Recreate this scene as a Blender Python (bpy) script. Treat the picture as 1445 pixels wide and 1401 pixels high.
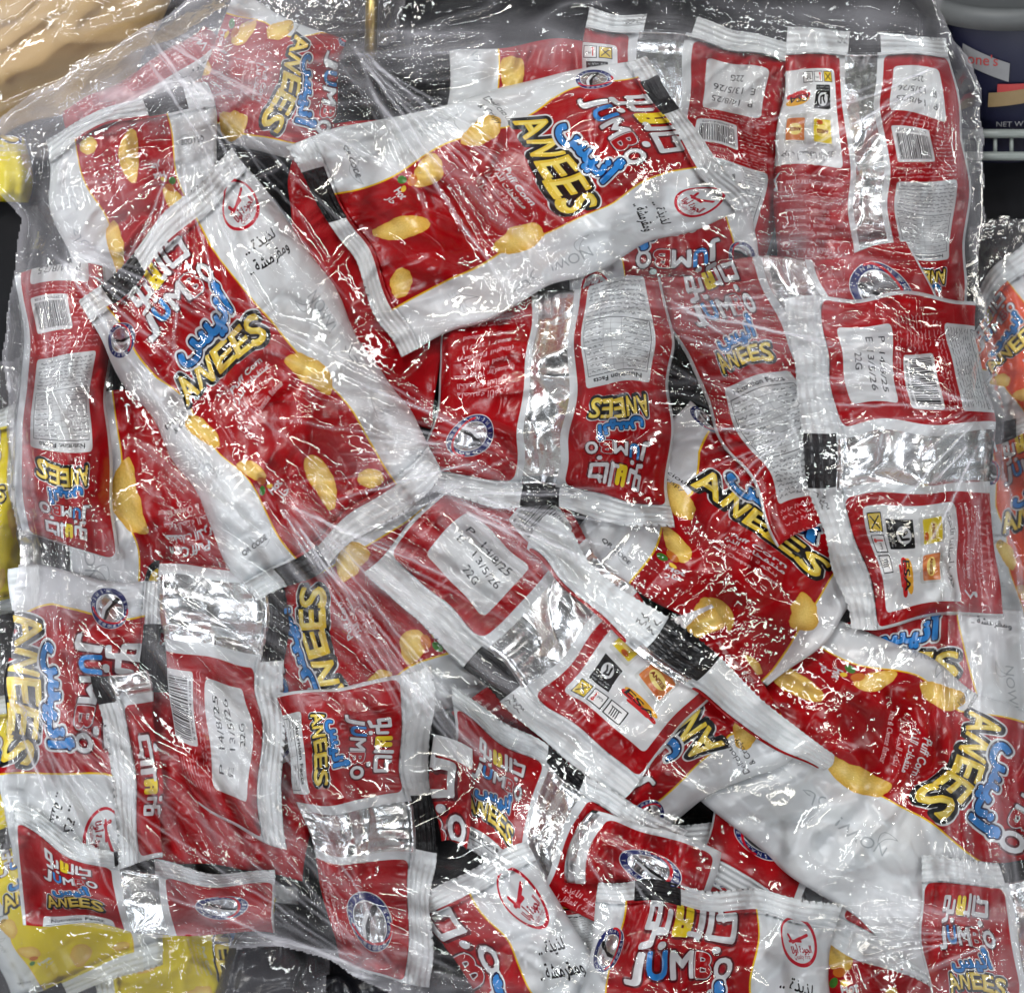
import bpy, math, random
import numpy as np

# ------------------------------------------------------------------ camera, world, lamps, exposure
for o in list(bpy.data.objects): bpy.data.objects.remove(o)
S = 1.0 / 3000.0            # metres per photograph pixel at height zero
CX, CY, D = 722.5, 700.5, 2250.0
sc = bpy.context.scene
COL = sc.collection
cam = bpy.data.objects.new('camera', bpy.data.cameras.new('camera'))
COL.objects.link(cam)
cam.location = (0, 0, D * S)
cam.data.sensor_width = 36
cam.data.lens = 36 * D / 1445.0
cam.data.clip_start = 0.02; cam.data.clip_end = 50
cam.data.dof.use_dof = True
cam.data.dof.focus_distance = (D - 60) * S
cam.data.dof.aperture_fstop = 8.0
sc.camera = cam
w = bpy.data.worlds.new('World'); sc.world = w; w.use_nodes = True
def shop_ceiling(nt):
    """what surrounds the pile: a dim shop with rows of ceiling tubes overhead"""
    N = nt.nodes.new; L = nt.links.new; bg = nt.nodes['Background']
    def M(op, a, b=None, c=None, clamp=False):
        n = N('ShaderNodeMath'); n.operation = op; n.use_clamp = clamp
        for k, v in enumerate((a, b, c)):
            if v is None: continue
            if isinstance(v, (int, float)): n.inputs[k].default_value = v
            else: L(v, n.inputs[k])
        return n.outputs[0]
    tc = N('ShaderNodeTexCoord'); sp = N('ShaderNodeSeparateXYZ'); L(tc.outputs['Generated'], sp.inputs[0])
    z = M('MAXIMUM', sp.outputs[2], .02); px = M('DIVIDE', sp.outputs[0], z); py = M('DIVIDE', sp.outputs[1], z)
    a = math.radians(24)
    u = M('ADD', M('MULTIPLY', px, math.cos(a)), M('MULTIPLY', py, math.sin(a))); v = M('SUBTRACT', M('MULTIPLY', py, math.cos(a)), M('MULTIPLY', px, math.sin(a)))
    ru = M('ABSOLUTE', M('SUBTRACT', M('FRACT', M('MULTIPLY', u, 1 / 1.05)), .5)); rv = M('FRACT', M('MULTIPLY', v, 1 / 1.3))
    tube = M('MULTIPLY', M('LESS_THAN', ru, .02), M('LESS_THAN', rv, .5))
    rr = M('SQRT', M('ADD', M('MULTIPLY', px, px), M('MULTIPLY', py, py)))
    tube = M('MULTIPLY', tube, M('MULTIPLY', M('GREATER_THAN', rr, .5), M('LESS_THAN', rr, 3.2)))
    n = N('ShaderNodeTexNoise'); n.inputs['Scale'].default_value = 2.2; n.inputs['Detail'].default_value = 2; L(tc.outputs['Generated'], n.inputs['Vector'])
    dim = M('MULTIPLY', M('MULTIPLY', M('SUBTRACT', n.outputs['Fac'], .42, clamp=True), .9), M('GREATER_THAN', rr, .55))
    L(M('ADD', M('MULTIPLY', tube, TUBE), M('ADD', dim, .004)), bg.inputs[1])
    bg.inputs[0].default_value = (.90, .96, 1.0, 1)
TUBE = 36.0
shop_ceiling(w.node_tree)
w.cycles.sampling_method = 'MANUAL'; w.cycles.sample_map_resolution = 4096
def lamp(name, loc, target, sx, sy, power, col=(1, 1, 1)):
    l = bpy.data.lights.new(name, 'AREA'); l.shape = 'RECTANGLE'; l.size = sx; l.size_y = sy
    l.energy = power; l.color = col
    o = bpy.data.objects.new(name, l); COL.objects.link(o); o.location = loc
    from mathutils import Vector
    o.rotation_euler = (Vector(target) - Vector(loc)).to_track_quat('-Z', 'Y').to_euler()
lamp('ceiling_lamp', (-0.62, 0.92, 1.45), (0, 0, 0), 0.9, 0.05, 13, (1, .99, .95))
lamp('ceiling_lamp', (1.05, 0.45, 1.45), (0, 0, 0), 0.05, 0.9, 4, (1, .98, .93))
lamp('ceiling_lamp', (-1.05, -0.12, 1.4), (0, 0, 0), 0.04, 0.8, 4, (.92, .95, 1))
lamp('ceiling_lamp', (0.20, -1.1, 1.4), (0, 0, 0), 0.8, 0.04, 2.5, (1, .97, .9))
sc.view_settings.view_transform = 'Standard'
sc.view_settings.look = 'None'
sc.view_settings.exposure = 0.2
sc.view_settings.gamma = 1
sc.cycles.use_denoising = True
sc.cycles.transparent_max_bounces = 24
sc.cycles.max_bounces = 8
sc.cycles.sample_clamp_indirect = 6

# ------------------------------------------------------------------ noise
def noise2(x, y, seed=0):
    """smooth gradient noise about -1..1"""
    rs = np.random.RandomState(seed % 99991)
    n = 64
    ang = rs.rand(n, n) * 2 * np.pi
    gx, gy = np.cos(ang), np.sin(ang)
    x = np.asarray(x, float); y = np.asarray(y, float)
    xi = np.floor(x).astype(int); yi = np.floor(y).astype(int)
    fx = x - xi; fy = y - yi
    ux = fx * fx * fx * (fx * (fx * 6 - 15) + 10); uy = fy * fy * fy * (fy * (fy * 6 - 15) + 10)
    def g(i, j, dx, dy):
        a, b = (xi + i) % n, (yi + j) % n
        return gx[a, b] * dx + gy[a, b] * dy
    n00 = g(0, 0, fx, fy); n10 = g(1, 0, fx - 1, fy); n01 = g(0, 1, fx, fy - 1); n11 = g(1, 1, fx - 1, fy - 1)
    return 1.5 * ((n00 * (1 - ux) + n10 * ux) * (1 - uy) + (n01 * (1 - ux) + n11 * ux) * uy)
def ridge(x, y, seed=0):
    return 1 - 2 * np.abs(noise2(x, y, seed))
def crest(x, y, seed=0, k=7):
    return (1 - np.clip(np.abs(noise2(x, y, seed)) * 1.6, 0, 1)) ** k
def sstep(t): t = np.clip(t, 0, 1); return t * t * (3 - 2 * t)
def facets(x, y, seed, n=26):
    """crumpled sheet: random straight folds summed, piecewise flat"""
    rs = np.random.RandomState(seed % 99991)
    z = np.zeros_like(x)
    for i in range(n):
        a = rs.rand() * np.pi; cx, cy = rs.rand(2) * 2.4 - 1.2
        d = (x - cx) * np.cos(a) + (y - cy) * np.sin(a)
        per = .5 + rs.rand() * .8
        z += np.abs(((d / per + .5) % 1) - .5) * per * (1 if rs.rand() > .5 else -1) * .5
    return z / math.sqrt(n)

# ------------------------------------------------------------------ printing: artwork drawn by code into a canvas
AR = {}
def _f(base, k):
    return [chr(base + i) for i in range(k)]
FORMS = {'ا': _f(0xFE8D, 2), 'أ': _f(0xFE83, 2), 'ب': _f(0xFE8F, 4), 'ة': _f(0xFE93, 2), 'ت': _f(0xFE95, 4), 'ج': _f(0xFE9D, 4),
         'ح': _f(0xFEA1, 4), 'خ': _f(0xFEA5, 4), 'د': _f(0xFEA9, 2), 'ذ': _f(0xFEAB, 2), 'ر': _f(0xFEAD, 2), 'ز': _f(0xFEAF, 2),
         'س': _f(0xFEB1, 4), 'ش': _f(0xFEB5, 4), 'ص': _f(0xFEB9, 4), 'ع': _f(0xFEC9, 4), 'ف': _f(0xFED1, 4), 'ق': _f(0xFED5, 4),
         'ك': _f(0xFED9, 4), 'ل': _f(0xFEDD, 4), 'م': _f(0xFEE1, 4), 'ن': _f(0xFEE5, 4), 'ه': _f(0xFEE9, 4), 'و': _f(0xFEED, 2),
         'ي': _f(0xFEF1, 4)}
def arabic(s):
    out = []
    for i, c in enumerate(s):
        if c not in FORMS: out.append(c); continue
        f = FORMS[c]
        prev = i > 0 and s[i - 1] in FORMS and len(FORMS[s[i - 1]]) == 4
        nxt = len(f) == 4 and i + 1 < len(s) and s[i + 1] in FORMS
        out.append(f[3] if prev and nxt else f[1] if prev else f[2] if nxt else f[0])
    return ''.join(reversed(out))
_gm = {}
def text_mesh(s):
    if s in _gm: return _gm[s]
    c = bpy.data.curves.new('t', 'FONT'); c.body = s; c.size = 1; c.resolution_u = 3
    o = bpy.data.objects.new('t', c); COL.objects.link(o)
    dg = bpy.context.evaluated_depsgraph_get(); ev = o.evaluated_get(dg); me = ev.to_mesh()
    me.calc_loop_triangles()
    v = np.zeros(len(me.vertices) * 3, np.float32); me.vertices.foreach_get('co', v)
    t = np.zeros(len(me.loop_triangles) * 3, np.int32); me.loop_triangles.foreach_get('vertices', t)
    ev.to_mesh_clear(); bpy.data.objects.remove(o); bpy.data.curves.remove(c)
    r = (v.reshape(-1, 3)[:, :2].copy(), t.reshape(-1, 3)); _gm[s] = r
    return r
def dilate(m, r):
    if r <= 0: return m
    out = m.copy()
    H, W = m.shape
    def shift(dx, dy):
        y0, y1 = max(0, dy), min(H, H + dy); x0, x1 = max(0, dx), min(W, W + dx)
        out[y0:y1, x0:x1] |= m[y0 - dy:y1 - dy, x0 - dx:x1 - dx]
    rr = r
    while rr > 0:
        k = max(8, int(rr * 4))
        for i in range(k):
            shift(int(round(rr * math.cos(i * 2 * math.pi / k))), int(round(rr * math.sin(i * 2 * math.pi / k))))
        rr -= 2
    return out
WHITE = (212, 216, 219); BLACK = (22, 22, 24); RED = (160, 6, 16); YEL = (232, 206, 36); NAVY = (28, 36, 98); BLUE = (38, 128, 204)
class Canvas:
    def __init__(s, w, h, k, bg=WHITE):
        s.w, s.h, s.k = w, h, k
        s.W, s.H = int(w * k), int(h * k)
        s.a = np.zeros((s.H, s.W, 4), np.float32); s.a[..., :3] = np.array(bg) / 255.
        s.yy, s.xx = np.mgrid[0:s.H, 0:s.W].astype(np.float32) / k      # art units
    def paint(s, m, col, foil=0.0, x0=0, y0=0, op=1.0):
        h, w = m.shape
        X0, Y0, X1, Y1 = max(0, x0), max(0, y0), min(s.W, x0 + w), min(s.H, y0 + h)
        if X1 <= X0 or Y1 <= Y0: return
        mm = m[Y0 - y0:Y1 - y0, X0 - x0:X1 - x0].astype(np.float32)[..., None] * op
        v = np.array([col[0] / 255., col[1] / 255., col[2] / 255., foil], np.float32)
        s.a[Y0:Y1, X0:X1] = s.a[Y0:Y1, X0:X1] * (1 - mm) + v * mm
    def tris(s, P, T, pad=0):
        """P in art units -> bool mask with origin"""
        P = P * s.k
        x0, y0 = np.floor(P.min(0)).astype(int) - pad - 1; x1, y1 = np.ceil(P.max(0)).astype(int) + pad + 2
        m = np.zeros((y1 - y0, x1 - x0), bool)
        P = P - (x0, y0)
        for t in T:
            a, b, c = P[t[0]], P[t[1]], P[t[2]]
            mn = np.floor(np.minimum(np.minimum(a, b), c)).astype(int); mx = np.ceil(np.maximum(np.maximum(a, b), c)).astype(int) + 1
            X = np.arange(mn[0], mx[0])[None] + .5; Y = np.arange(mn[1], mx[1])[:, None] + .5
            e1 = (b[0] - a[0]) * (Y - a[1]) - (b[1] - a[1]) * (X - a[0])
            e2 = (c[0] - b[0]) * (Y - b[1]) - (c[1] - b[1]) * (X - b[0])
            e3 = (a[0] - c[0]) * (Y - c[1]) - (a[1] - c[1]) * (X - c[0])
            ins = ((e1 >= -.01) & (e2 >= -.01) & (e3 >= -.01)) | ((e1 <= .01) & (e2 <= .01) & (e3 <= .01))
            m[mn[1]:mx[1], mn[0]:mx[0]] |= ins
        return m, int(x0), int(y0)
    def text(s, t, cx, cy, h, col=BLACK, w=None, rot=0, bold=0, outs=(), shear=0, op=1.0, foil=0):
        """centre cx,cy; h = height of a capital; w = total width if forced; outs = [(extra radius, colour)] outermost first"""
        if any(c in FORMS for c in t): t = arabic(t)
        V, T = text_mesh(t)
        if not len(T): return
        V = V.copy(); mn, mx = V.min(0), V.max(0)
        V -= (mn + mx) / 2
        V *= h / .70
        if w: V[:, 0] *= w / ((mx[0] - mn[0]) * h / .70)
        V[:, 0] += V[:, 1] * shear
        V[:, 1] *= -1
        c, sn = math.cos(math.radians(rot)), math.sin(math.radians(rot))
        V = np.stack([V[:, 0] * c - V[:, 1] * sn + cx, V[:, 0] * sn + V[:, 1] * c + cy], 1)
        mr = int(max([bold] + [bold + o[0] for o in outs]) * s.k) + 2
        m, x0, y0 = s.tris(V, T, mr)
        for r, cc in outs:
            s.paint(dilate(m, (r + bold) * s.k), cc, 0, x0, y0)
        s.paint(dilate(m, bold * s.k), col, foil, x0, y0, op)
    def box(s, x0, y0, x1, y1, col, r=0, foil=0, op=1.0):
        cx, cy, hx, hy = (x0 + x1) / 2, (y0 + y1) / 2, (x1 - x0) / 2 - r, (y1 - y0) / 2 - r
        s.paint(np.hypot(np.maximum(np.abs(s.xx - cx) - hx, 0), np.maximum(np.abs(s.yy - cy) - hy, 0)) <= max(r, .01), col, foil, op=op)
    def frame(s, x0, y0, x1, y1, t, col):
        s.box(x0, y0, x1, y0 + t, col); s.box(x0, y1 - t, x1, y1, col); s.box(x0, y0, x0 + t, y1, col); s.box(x1 - t, y0, x1, y1, col)
    def ell(s, cx, cy, rx, ry, col, foil=0, rot=0, ring=None, op=1.0):
        c, sn = math.cos(rot), math.sin(rot)
        X = (s.xx - cx) * c + (s.yy - cy) * sn; Y = -(s.xx - cx) * sn + (s.yy - cy) * c
        d = np.hypot(X / rx, Y / ry)
        m = d <= 1
        if ring: m &= d >= 1 - ring / rx
        s.paint(m, col, foil, op=op)
    def stroke(s, pts, wd, col, foil=0, op=1.0):
        pts = np.array(pts, float)
        x0, y0 = (pts.min(0) - wd); x1, y1 = (pts.max(0) + wd)
        X0, Y0, X1, Y1 = [int(v * s.k) for v in (x0, y0, x1, y1)]
        X0, Y0 = max(0, X0), max(0, Y0); X1, Y1 = min(s.W, X1 + 1), min(s.H, Y1 + 1)
        if X1 <= X0 or Y1 <= Y0: return
        xx, yy = s.xx[Y0:Y1, X0:X1], s.yy[Y0:Y1, X0:X1]
        m = np.zeros(xx.shape, bool)
        for a, b in zip(pts[:-1], pts[1:]):
            d = b - a; L = max(1e-6, d @ d)
            t = np.clip(((xx - a[0]) * d[0] + (yy - a[1]) * d[1]) / L, 0, 1)
            m |= np.hypot(xx - a[0] - t * d[0], yy - a[1] - t * d[1]) <= wd / 2
        s.paint(m, col, foil, X0, Y0, op)
    def scribble(s, x0, x1, y, h, col, seed, rot90=False, op=.8, wd=.9):
        """a line of print too small to read"""
        rs = random.Random(seed); x = x0
        while x < x1 - 3:
            L = rs.uniform(6, 17); pts = []; q = x
            while q < min(x + L, x1):
                pts.append((q, y + rs.uniform(-h / 2, h / 2))); q += rs.uniform(1.0, 2.2)
            if rot90: pts = [(b, a) for a, b in pts]
            if len(pts) > 1: s.stroke(pts, wd, col, 0, op)
            x += L + 3
    def image(s, name):
        im = bpy.data.images.new(name, s.W, s.H, alpha=True)
        im.alpha_mode = 'CHANNEL_PACKED'
        a = s.a[::-1].copy()
        im.pixels.foreach_set(np.clip(a, 0, 1).ravel()); im.update(); im.pack()
        return im

def puff(c, cx, cy, L, R, rot, seed, base=(222, 158, 44)):
    """one printed corn puff"""
    cs, sn = math.cos(math.radians(rot)), math.sin(math.radians(rot))
    X = (c.xx - cx) * cs + (c.yy - cy) * sn; Y = -(c.xx - cx) * sn + (c.yy - cy) * cs
    Y = Y - 0.003 * X * X + 2
    lump = noise2(c.xx / 9 + seed, c.yy / 9, 5) * 1.3 + noise2(c.xx / 26 + seed, c.yy / 26, 6) * 3
    d = np.hypot(np.maximum(np.abs(X) - (L - R), 0), Y) + lump - R * (1 + .13 * np.cos(X / L * 3.1 * 1.5))
    m = d < 0
    t = np.clip(-d / R, 0, 1)[..., None]
    rough = noise2(c.xx / 3.2, c.yy / 3.2, 7 + seed)[..., None] * 12
    lo, hi = np.array((214, 164, 58.)), np.array((238, 208, 116.))
    colr = lo + (hi - lo) * np.sqrt(t) + rough
    mm = m[..., None].astype(np.float32)
    c.a[..., :3] = c.a[..., :3] * (1 - mm) + np.clip(colr, 0, 255) / 255. * mm
    c.a[..., 3] *= 1 - m

def jambo(c, cx, cy, w, a=0):
    """the squared white lettering with one yellow letter; a = row height"""
    k = w / 112.; 
    def P(pts): return [(cx + (x - 56) * k, cy + (y - 22) * k) for x, y in pts]
    sets = [([(18, 8), (6, 8), (6, 26), (18, 26), (18, 8)], WHITE, 6.5), ([(18, 26), (18, 40), (8, 42)], WHITE, 6.5),
            ([(18, 30), (32, 30), (32, 14)], WHITE, 6.5), ([(31, 42), (33, 42)], WHITE, 7),
            ([(44, 8), (44, 30), (56, 30), (56, 8)], YEL, 9), ([(43, 20), (57, 20)], YEL, 5),
            ([(70, 2), (70, 32)], WHITE, 7), ([(60, 30), (70, 30)], WHITE, 6),
            ([(80, 4), (80, 30), (108, 30), (108, 10), (88, 10)], WHITE, 6.5), ([(88, 3), (94, 12)], WHITE, 5), ([(94, 42), (96, 42)], WHITE, 7.5)]
    for pts, col, wd in sets: c.stroke([(x + 1.6 * k, y + 1.6 * k) for x, y in P(pts)], (wd + 2.4) * k, (84, 6, 18))
    for pts, col, wd in sets: c.stroke(P(pts), wd * k, col)
def jumbo(c, cx, cy, h, w):
    xs = [-.40, -.21, .01, .22, .42]
    for ch, x, col, dy in zip('JUMBO', xs, (WHITE, BLUE, WHITE, RED, WHITE), (.12, -.04, 0, 0, 0)):
        outs = [(2.6 * h / 30, (84, 6, 18))] + ([(1.0 * h / 30, WHITE)] if ch == 'B' else [])
        c.text(ch, cx + x * w, cy + dy * h, h * (.92 if ch != 'O' else .88), col, w=w * (.155 if ch not in 'MJ' else .2 if ch == 'M' else .12), bold=1.5 * h / 30, outs=outs, rot={'J': 8, 'O': -4}.get(ch, 0))
def anees(c, cx, cy, w):
    """the round yellow brand lettering with its blue script above"""
    k = w / 160.
    xs = [-62, -30, 2, 32, 62]; hs = [33, 33, 34, 35, 37]; ys = [4, 1, 0, 2, 6]; rs = [-10, 5, -4, 3, 8]
    for grow, col, dx in ((9.5, WHITE, 0), (6.8, BLACK, 0), (5, BLACK, 2.5), (0, (228, 196, 60), 0)):
        for ch, x, h, y, r in zip('ANEES', xs, hs, ys, rs):
            ww = (27 if ch != 'N' else 24) * k
            c.text(ch, cx + (x + dx) * k, cy + (y + dx) * k, h * k, col, w=ww, rot=r, bold=(1.1 + grow * .62) * k)
    for ch, x, h, y, r in zip('ANEES', xs, hs, ys, rs):           # paler upper half of the letters
        c.text(ch, cx + x * k, cy + (y - 1.5) * k, (h - 5) * k, (242, 222, 112), w=(22 if ch != 'N' else 19) * k, rot=r, bold=.1 * k)
    c.text('أنيس', cx - 2 * k, cy - 39 * k, 24 * k, BLUE, w=104 * k, rot=-4, bold=1.9 * k, outs=[(4.2 * k, WHITE), (1.9 * k, (16, 22, 60))])
def emblem(c, cx, cy, r):
    c.ell(cx, cy, r, r, WHITE); c.ell(cx, cy, r * .97, r * .97, NAVY); c.ell(cx, cy, r * .72, r * .72, WHITE)
    c.ell(cx, cy, r * .68, r * .68, (200, 204, 208), foil=1)
    for t, a0, st in (('SNACK FOOD CO.', -118, 17), ('YEMENI YEMEN', 168, -19)):
        for i, ch in enumerate(t):
            a = math.radians(a0 + i * st * (1 if st > 0 else 1))
            if ch != ' ': c.text(ch, cx + math.cos(a) * r * .845, cy + math.sin(a) * r * .845, r * .15, WHITE, rot=math.degrees(a) + (90 if st > 0 else -90), bold=.1)
    c.stroke([(cx - r * .5, cy - r * .35), (cx - r * .1, cy + r * .1), (cx + r * .5, cy + r * .3)], r * .2, BLACK)
    c.stroke([(cx - r * .35, cy + r * .0), (cx + r * .05, cy + r * .32), (cx + r * .55, cy + r * .42)], r * .15, WHITE)
    pts = [(cx + r * (.05 + .62 * math.cos(a)), cy + r * (-.05 + .9 * math.sin(a))) for a in np.linspace(-1.7, 1.45, 14)]
    c.stroke(pts, r * .1, (198, 24, 40))
def quality(c, cx, cy, r):
    c.ell(cx, cy, r, r, (186, 16, 40)); c.ell(cx - 1, cy - 1, r * .88, r * .88, WHITE)
    c.stroke([(cx - r * .55, cy - r * .25), (cx - r * .4, cy + r * .05), (cx + r * .45, cy - r * .42)], r * .13, (186, 16, 40))
    c.stroke([(cx - r * .55, cy + r * .02), (cx + r * .1, cy - r * .1)], r * .12, (186, 16, 40))
    c.text('الجودة أولا', cx + r * .1, cy + r * .26, r * .30, (150, 16, 36), w=r * 1.2, rot=-14, bold=.5)
    c.text('Quality First', cx + r * .16, cy + r * .6, r * .19, (150, 16, 36), w=r * .95, rot=-14, bold=.15)
def chili(c, x, y, k, rot, col=(150, 156, 160)):
    pts = []
    for t in np.linspace(0, 1, 12): pts.append((t * 40, 10 * math.sin(t * 2.6)))
    for t in np.linspace(1, 0, 12): pts.append((t * 40, 10 * math.sin(t * 2.6) + 12 * math.sin(t * 3.14) ** .8))
    cs, sn = math.cos(rot), math.sin(rot)
    c.stroke([(x + k * (a * cs - b * sn), y + k * (a * sn + b * cs)) for a, b in pts], 1.0, col)

def art_front(name, main=RED, K=3.0, orange=False):
    c = Canvas(460, 620, K)
    v = c.yy / 620.; u = c.xx / 460.
    kv = [0, .12, .3, .45, .6, .75, .88, 1]
    xl = np.interp(v, kv, [.10, .11, .13, .19, .19, .22, .24, .26]) + .006 * np.sin(v * 18)
    xr = np.interp(v, kv, [.655, .66, .70, .715, .73, .76, .785, .80]) + .006 * np.sin(v * 16)
    c.paint((u > xl - .0065) & (u < xr + .0065), (232, 190, 30))
    c.paint((u > xl) & (u < xr), main)
    # puffs
    for a in ((84, 318, 40, 21, 60, 1), (330, 356, 50, 24, 78, 2), (122, 424, 34, 20, 40, 3), (232, 520, 50, 23, 98, 4), (330, 566, 26, 15, 20, 6)): puff(c, *a)
    c.text('Hot', 150, 480, 15, WHITE, bold=.5, rot=-12); c.text('حار', 156, 500, 15, WHITE, bold=.3, rot=-12)
    c.ell(128, 452, 13, 9, (196, 110, 34), rot=.4); c.ell(118, 470, 8, 10, (60, 120, 40), rot=.8); c.ell(140, 472, 8, 5, (236, 200, 60), rot=.3)
    jambo(c, 178, 52, 172); jumbo(c, 178, 110, 38, 196)
    anees(c, 192, 228, 248)
    c.text('Puff Corn', 224, 296, 12, WHITE, w=84, bold=.4, rot=-8)
    c.text('منتفخات الذرة', 224, 315, 11, WHITE, w=92, bold=.3, rot=-8)
    c.text('بنكهة الجبنة الحارة', 218, 334, 10, (240, 214, 214), w=96, rot=-8)
    c.text('Hot & Cheese flavour', 222, 352, 9, (240, 214, 214), w=104, rot=-8)
    # side margins
    emblem(c, 38, 92, 31); quality(c, 392, 62, 40)
    c.text('لذيذة ..', 392, 132, 17, BLACK, w=62, bold=.3, rot=6); c.text('ومقرمشة ..', 390, 162, 17, BLACK, w=84, bold=.3, rot=8)
    c.text('Delicious', 46, 268, 11, BLACK, w=68, rot=-4); c.text('& Crispy', 52, 288, 11, BLACK, w=54, rot=-4)
    c.text('QR CODE', 62, 540, 9, (60, 60, 64), w=54, bold=.2)
    g = (168, 174, 178)
    c.text('NOW!', 420, 300, 22, g, w=80, rot=90); c.text('حار', 424, 390, 26, g, rot=80); chili(c, 385, 250, 1, .6); chili(c, 30, 330, 1, .3); chili(c, 56, 520, 1.2, .2); chili(c, 400, 455, 1, 1.1)
    for i in range(4): c.scribble(382, 432, 480 + i * 8, 5, g, 70 + i)
    c.text('WOW', 40, 380, 18, g, w=56, rot=70)
    # sealed ends
    c.box(0, 0, 460, 26, (222, 226, 228)); c.box(0, 594, 460, 620, (222, 226, 228))
    c.box(62, 0, 160, 28, (26, 26, 28)); c.box(62, 592, 160, 620, (26, 26, 28))
    return c.image(name)

def art_back(name, main=RED, K=3.0):
    c = Canvas(460, 620, K)
    c.box(196, 0, 268, 620, (236, 238, 240), foil=1)
    c.box(5, 32, 182, 588, main, 12); c.box(282, 32, 456, 588, main, 12)
    pk = (236, 196, 200)
    # left panel
    jambo(c, 99, 64, 100); jumbo(c, 99, 100, 22, 112); anees(c, 99, 158, 118)
    c.box(34, 192, 166, 348, (204, 208, 210), 6)
    c.text('Nutrition Facts', 100, 201, 6.5, BLACK, w=100, bold=.2)
    c.frame(40, 208, 160, 290, .8, (50, 50, 54))
    for i in range(9):
        y = 214 + i * 9; c.stroke([(40, y + 4), (160, y + 4)], .5, (80, 80, 84))
        c.scribble(43, 82, y, 4, (50, 50, 54), i); c.scribble(118, 158, y, 4, (50, 50, 54), 40 + i)
    for x in (84, 102, 116): c.stroke([(x, 208), (x, 290)], .6, (70, 70, 74))
    for i in range(8): c.scribble(40, 160, 297 + i * 6.2, 4, (56, 56, 60), 90 + i)
    for i in range(3): c.scribble(34, 166, 357 + i * 7, 4.5, pk, 130 + i)
    c.box(84, 382, 164, 440, (214, 216, 218), 4)
    rs = random.Random(4); x = 90.
    while x < 156:
        b = rs.choice((.9, 1.4, 2.2)); c.box(x, 387, x + b, 428, (24, 24, 26)); x += b + rs.choice((1., 1.4, 2.))
    c.text('6 297000 413108', 123, 434, 5, BLACK, w=62)
    for i in range(7): c.scribble(32, 80, 384 + i * 8, 4.5, pk, 150 + i)
    for i in range(2): c.scribble(34, 166, 448 + i * 7, 4.5, pk, 170 + i)
    c.box(40, 466, 160, 562, (216, 219, 221), 8)
    for t, y in (('P  14/8/25', 490), ('E  13/5/26', 513), ('22G', 536)):
        c.text(t, 102, y, 12, (40, 40, 46), w=88 if len(t) > 4 else 28, bold=.1)
    # right panel
    emblem(c, 372, 118, 46)
    for i, t in enumerate(('المؤسسة اليمنية لصناعة', 'الأغذية الخفيفة ( العاقل )', 'Produced by: Yemeni Snack', 'Food Industry', '(Elaghil Factory)', '00967 1 356713', 'info@snackfood')):
        if i < 2: c.text('ملصنعه الأغذية' if i == 0 else 'الخفيفة ( العاقل )', 368, 196 + i * 16, 9, pk, w=104)
        else: c.text(t, 368, 196 + i * 16, 7, pk, w=min(120, 6.2 * len(t)))
    for i in range(3): c.scribble(304, 436, 312 + i * 9, 5, pk, 200 + i)
    c.text('KEEP YOUR COUNTRY CLEAN', 356, 346, 6.5, pk, w=112); c.scribble(304, 420, 358, 5, pk, 222)
    c.stroke([(430, 340), (436, 352), (428, 362)], 3, WHITE); c.ell(432, 336, 4, 4, WHITE)
    c.box(300, 376, 442, 558, (218, 221, 223), 8)
    c.text('جرب أصنافنا الأخرى', 370, 392, 11, BLACK, w=110, rot=-3)
    for x, y, cc in ((338, 436, (214, 190, 40)), (396, 436, (206, 120, 60))):
        c.box(x - 22, y - 26, x + 22, y + 26, (196, 198, 196), 3); c.box(x - 19, y - 19, x + 19, y + 19, cc, 2)
        c.ell(x, y, 14, 10, (236, 214, 120)); c.text('ANEES', x, y, 6, (120, 40, 20), w=24, bold=.4)
        c.ell(x + 6, y + 14, 7, 4, (190, 90, 30)); c.scribble(x - 18, x + 18, y - 22, 3, (60, 60, 60), int(x))
    c.box(318, 472, 360, 520, (24, 24, 26)); c.ell(339, 490, 13, 13, WHITE); c.stroke([(334, 484), (338, 490), (336, 498), (345, 494), (344, 482)], 4, (24, 24, 26)); c.scribble(321, 357, 509, 4, WHITE, 9); c.scribble(321, 357, 515, 4, WHITE, 10)
    c.ell(402, 488, 26, 10, (232, 170, 40), rot=-.1); c.stroke([(380, 498), (424, 500)], 12, (204, 26, 30)); c.stroke([(388, 508), (414, 506)], 6, (204, 26, 30)); c.text('ESA', 402, 493, 15, BLACK, w=44, bold=.4, shear=.2)
    for i, (x, cc) in enumerate(((322, (226, 196, 60)), (352, (236, 236, 236)), (382, (236, 236, 236)))):
        c.box(x - 13, 527, x + 13, 552, (30, 30, 32)); c.box(x - 11.6, 528.4, x + 11.6, 550.6, cc)
    c.stroke([(314, 532), (330, 547)], 2, BLACK); c.stroke([(330, 532), (314, 547)], 2, BLACK)
    c.stroke([(347, 532), (347, 545)], 2.4, (200, 40, 40)); c.ell(347, 546, 3, 3, (200, 40, 40)); c.text('PP5', 356, 538, 5, BLACK)
    for q in range(4): c.stroke([(376 + q * 3, 536), (377 + q * 3, 548)], 1.3, BLACK)
    c.stroke([(374, 535), (388, 535)], 1.4, BLACK)
    # sealed ends
    c.box(0, 0, 460, 26, (222, 226, 228)); c.box(0, 594, 460, 620, (222, 226, 228))
    for y0 in (0, 594): c.box(188, y0, 262, y0 + 26, (24, 24, 26))
    c.scribble(266, 292, 606, 5, (60, 60, 60), 7); c.scribble(266, 292, 612, 5, (60, 60, 60), 8)
    return c.image(name)

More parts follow.
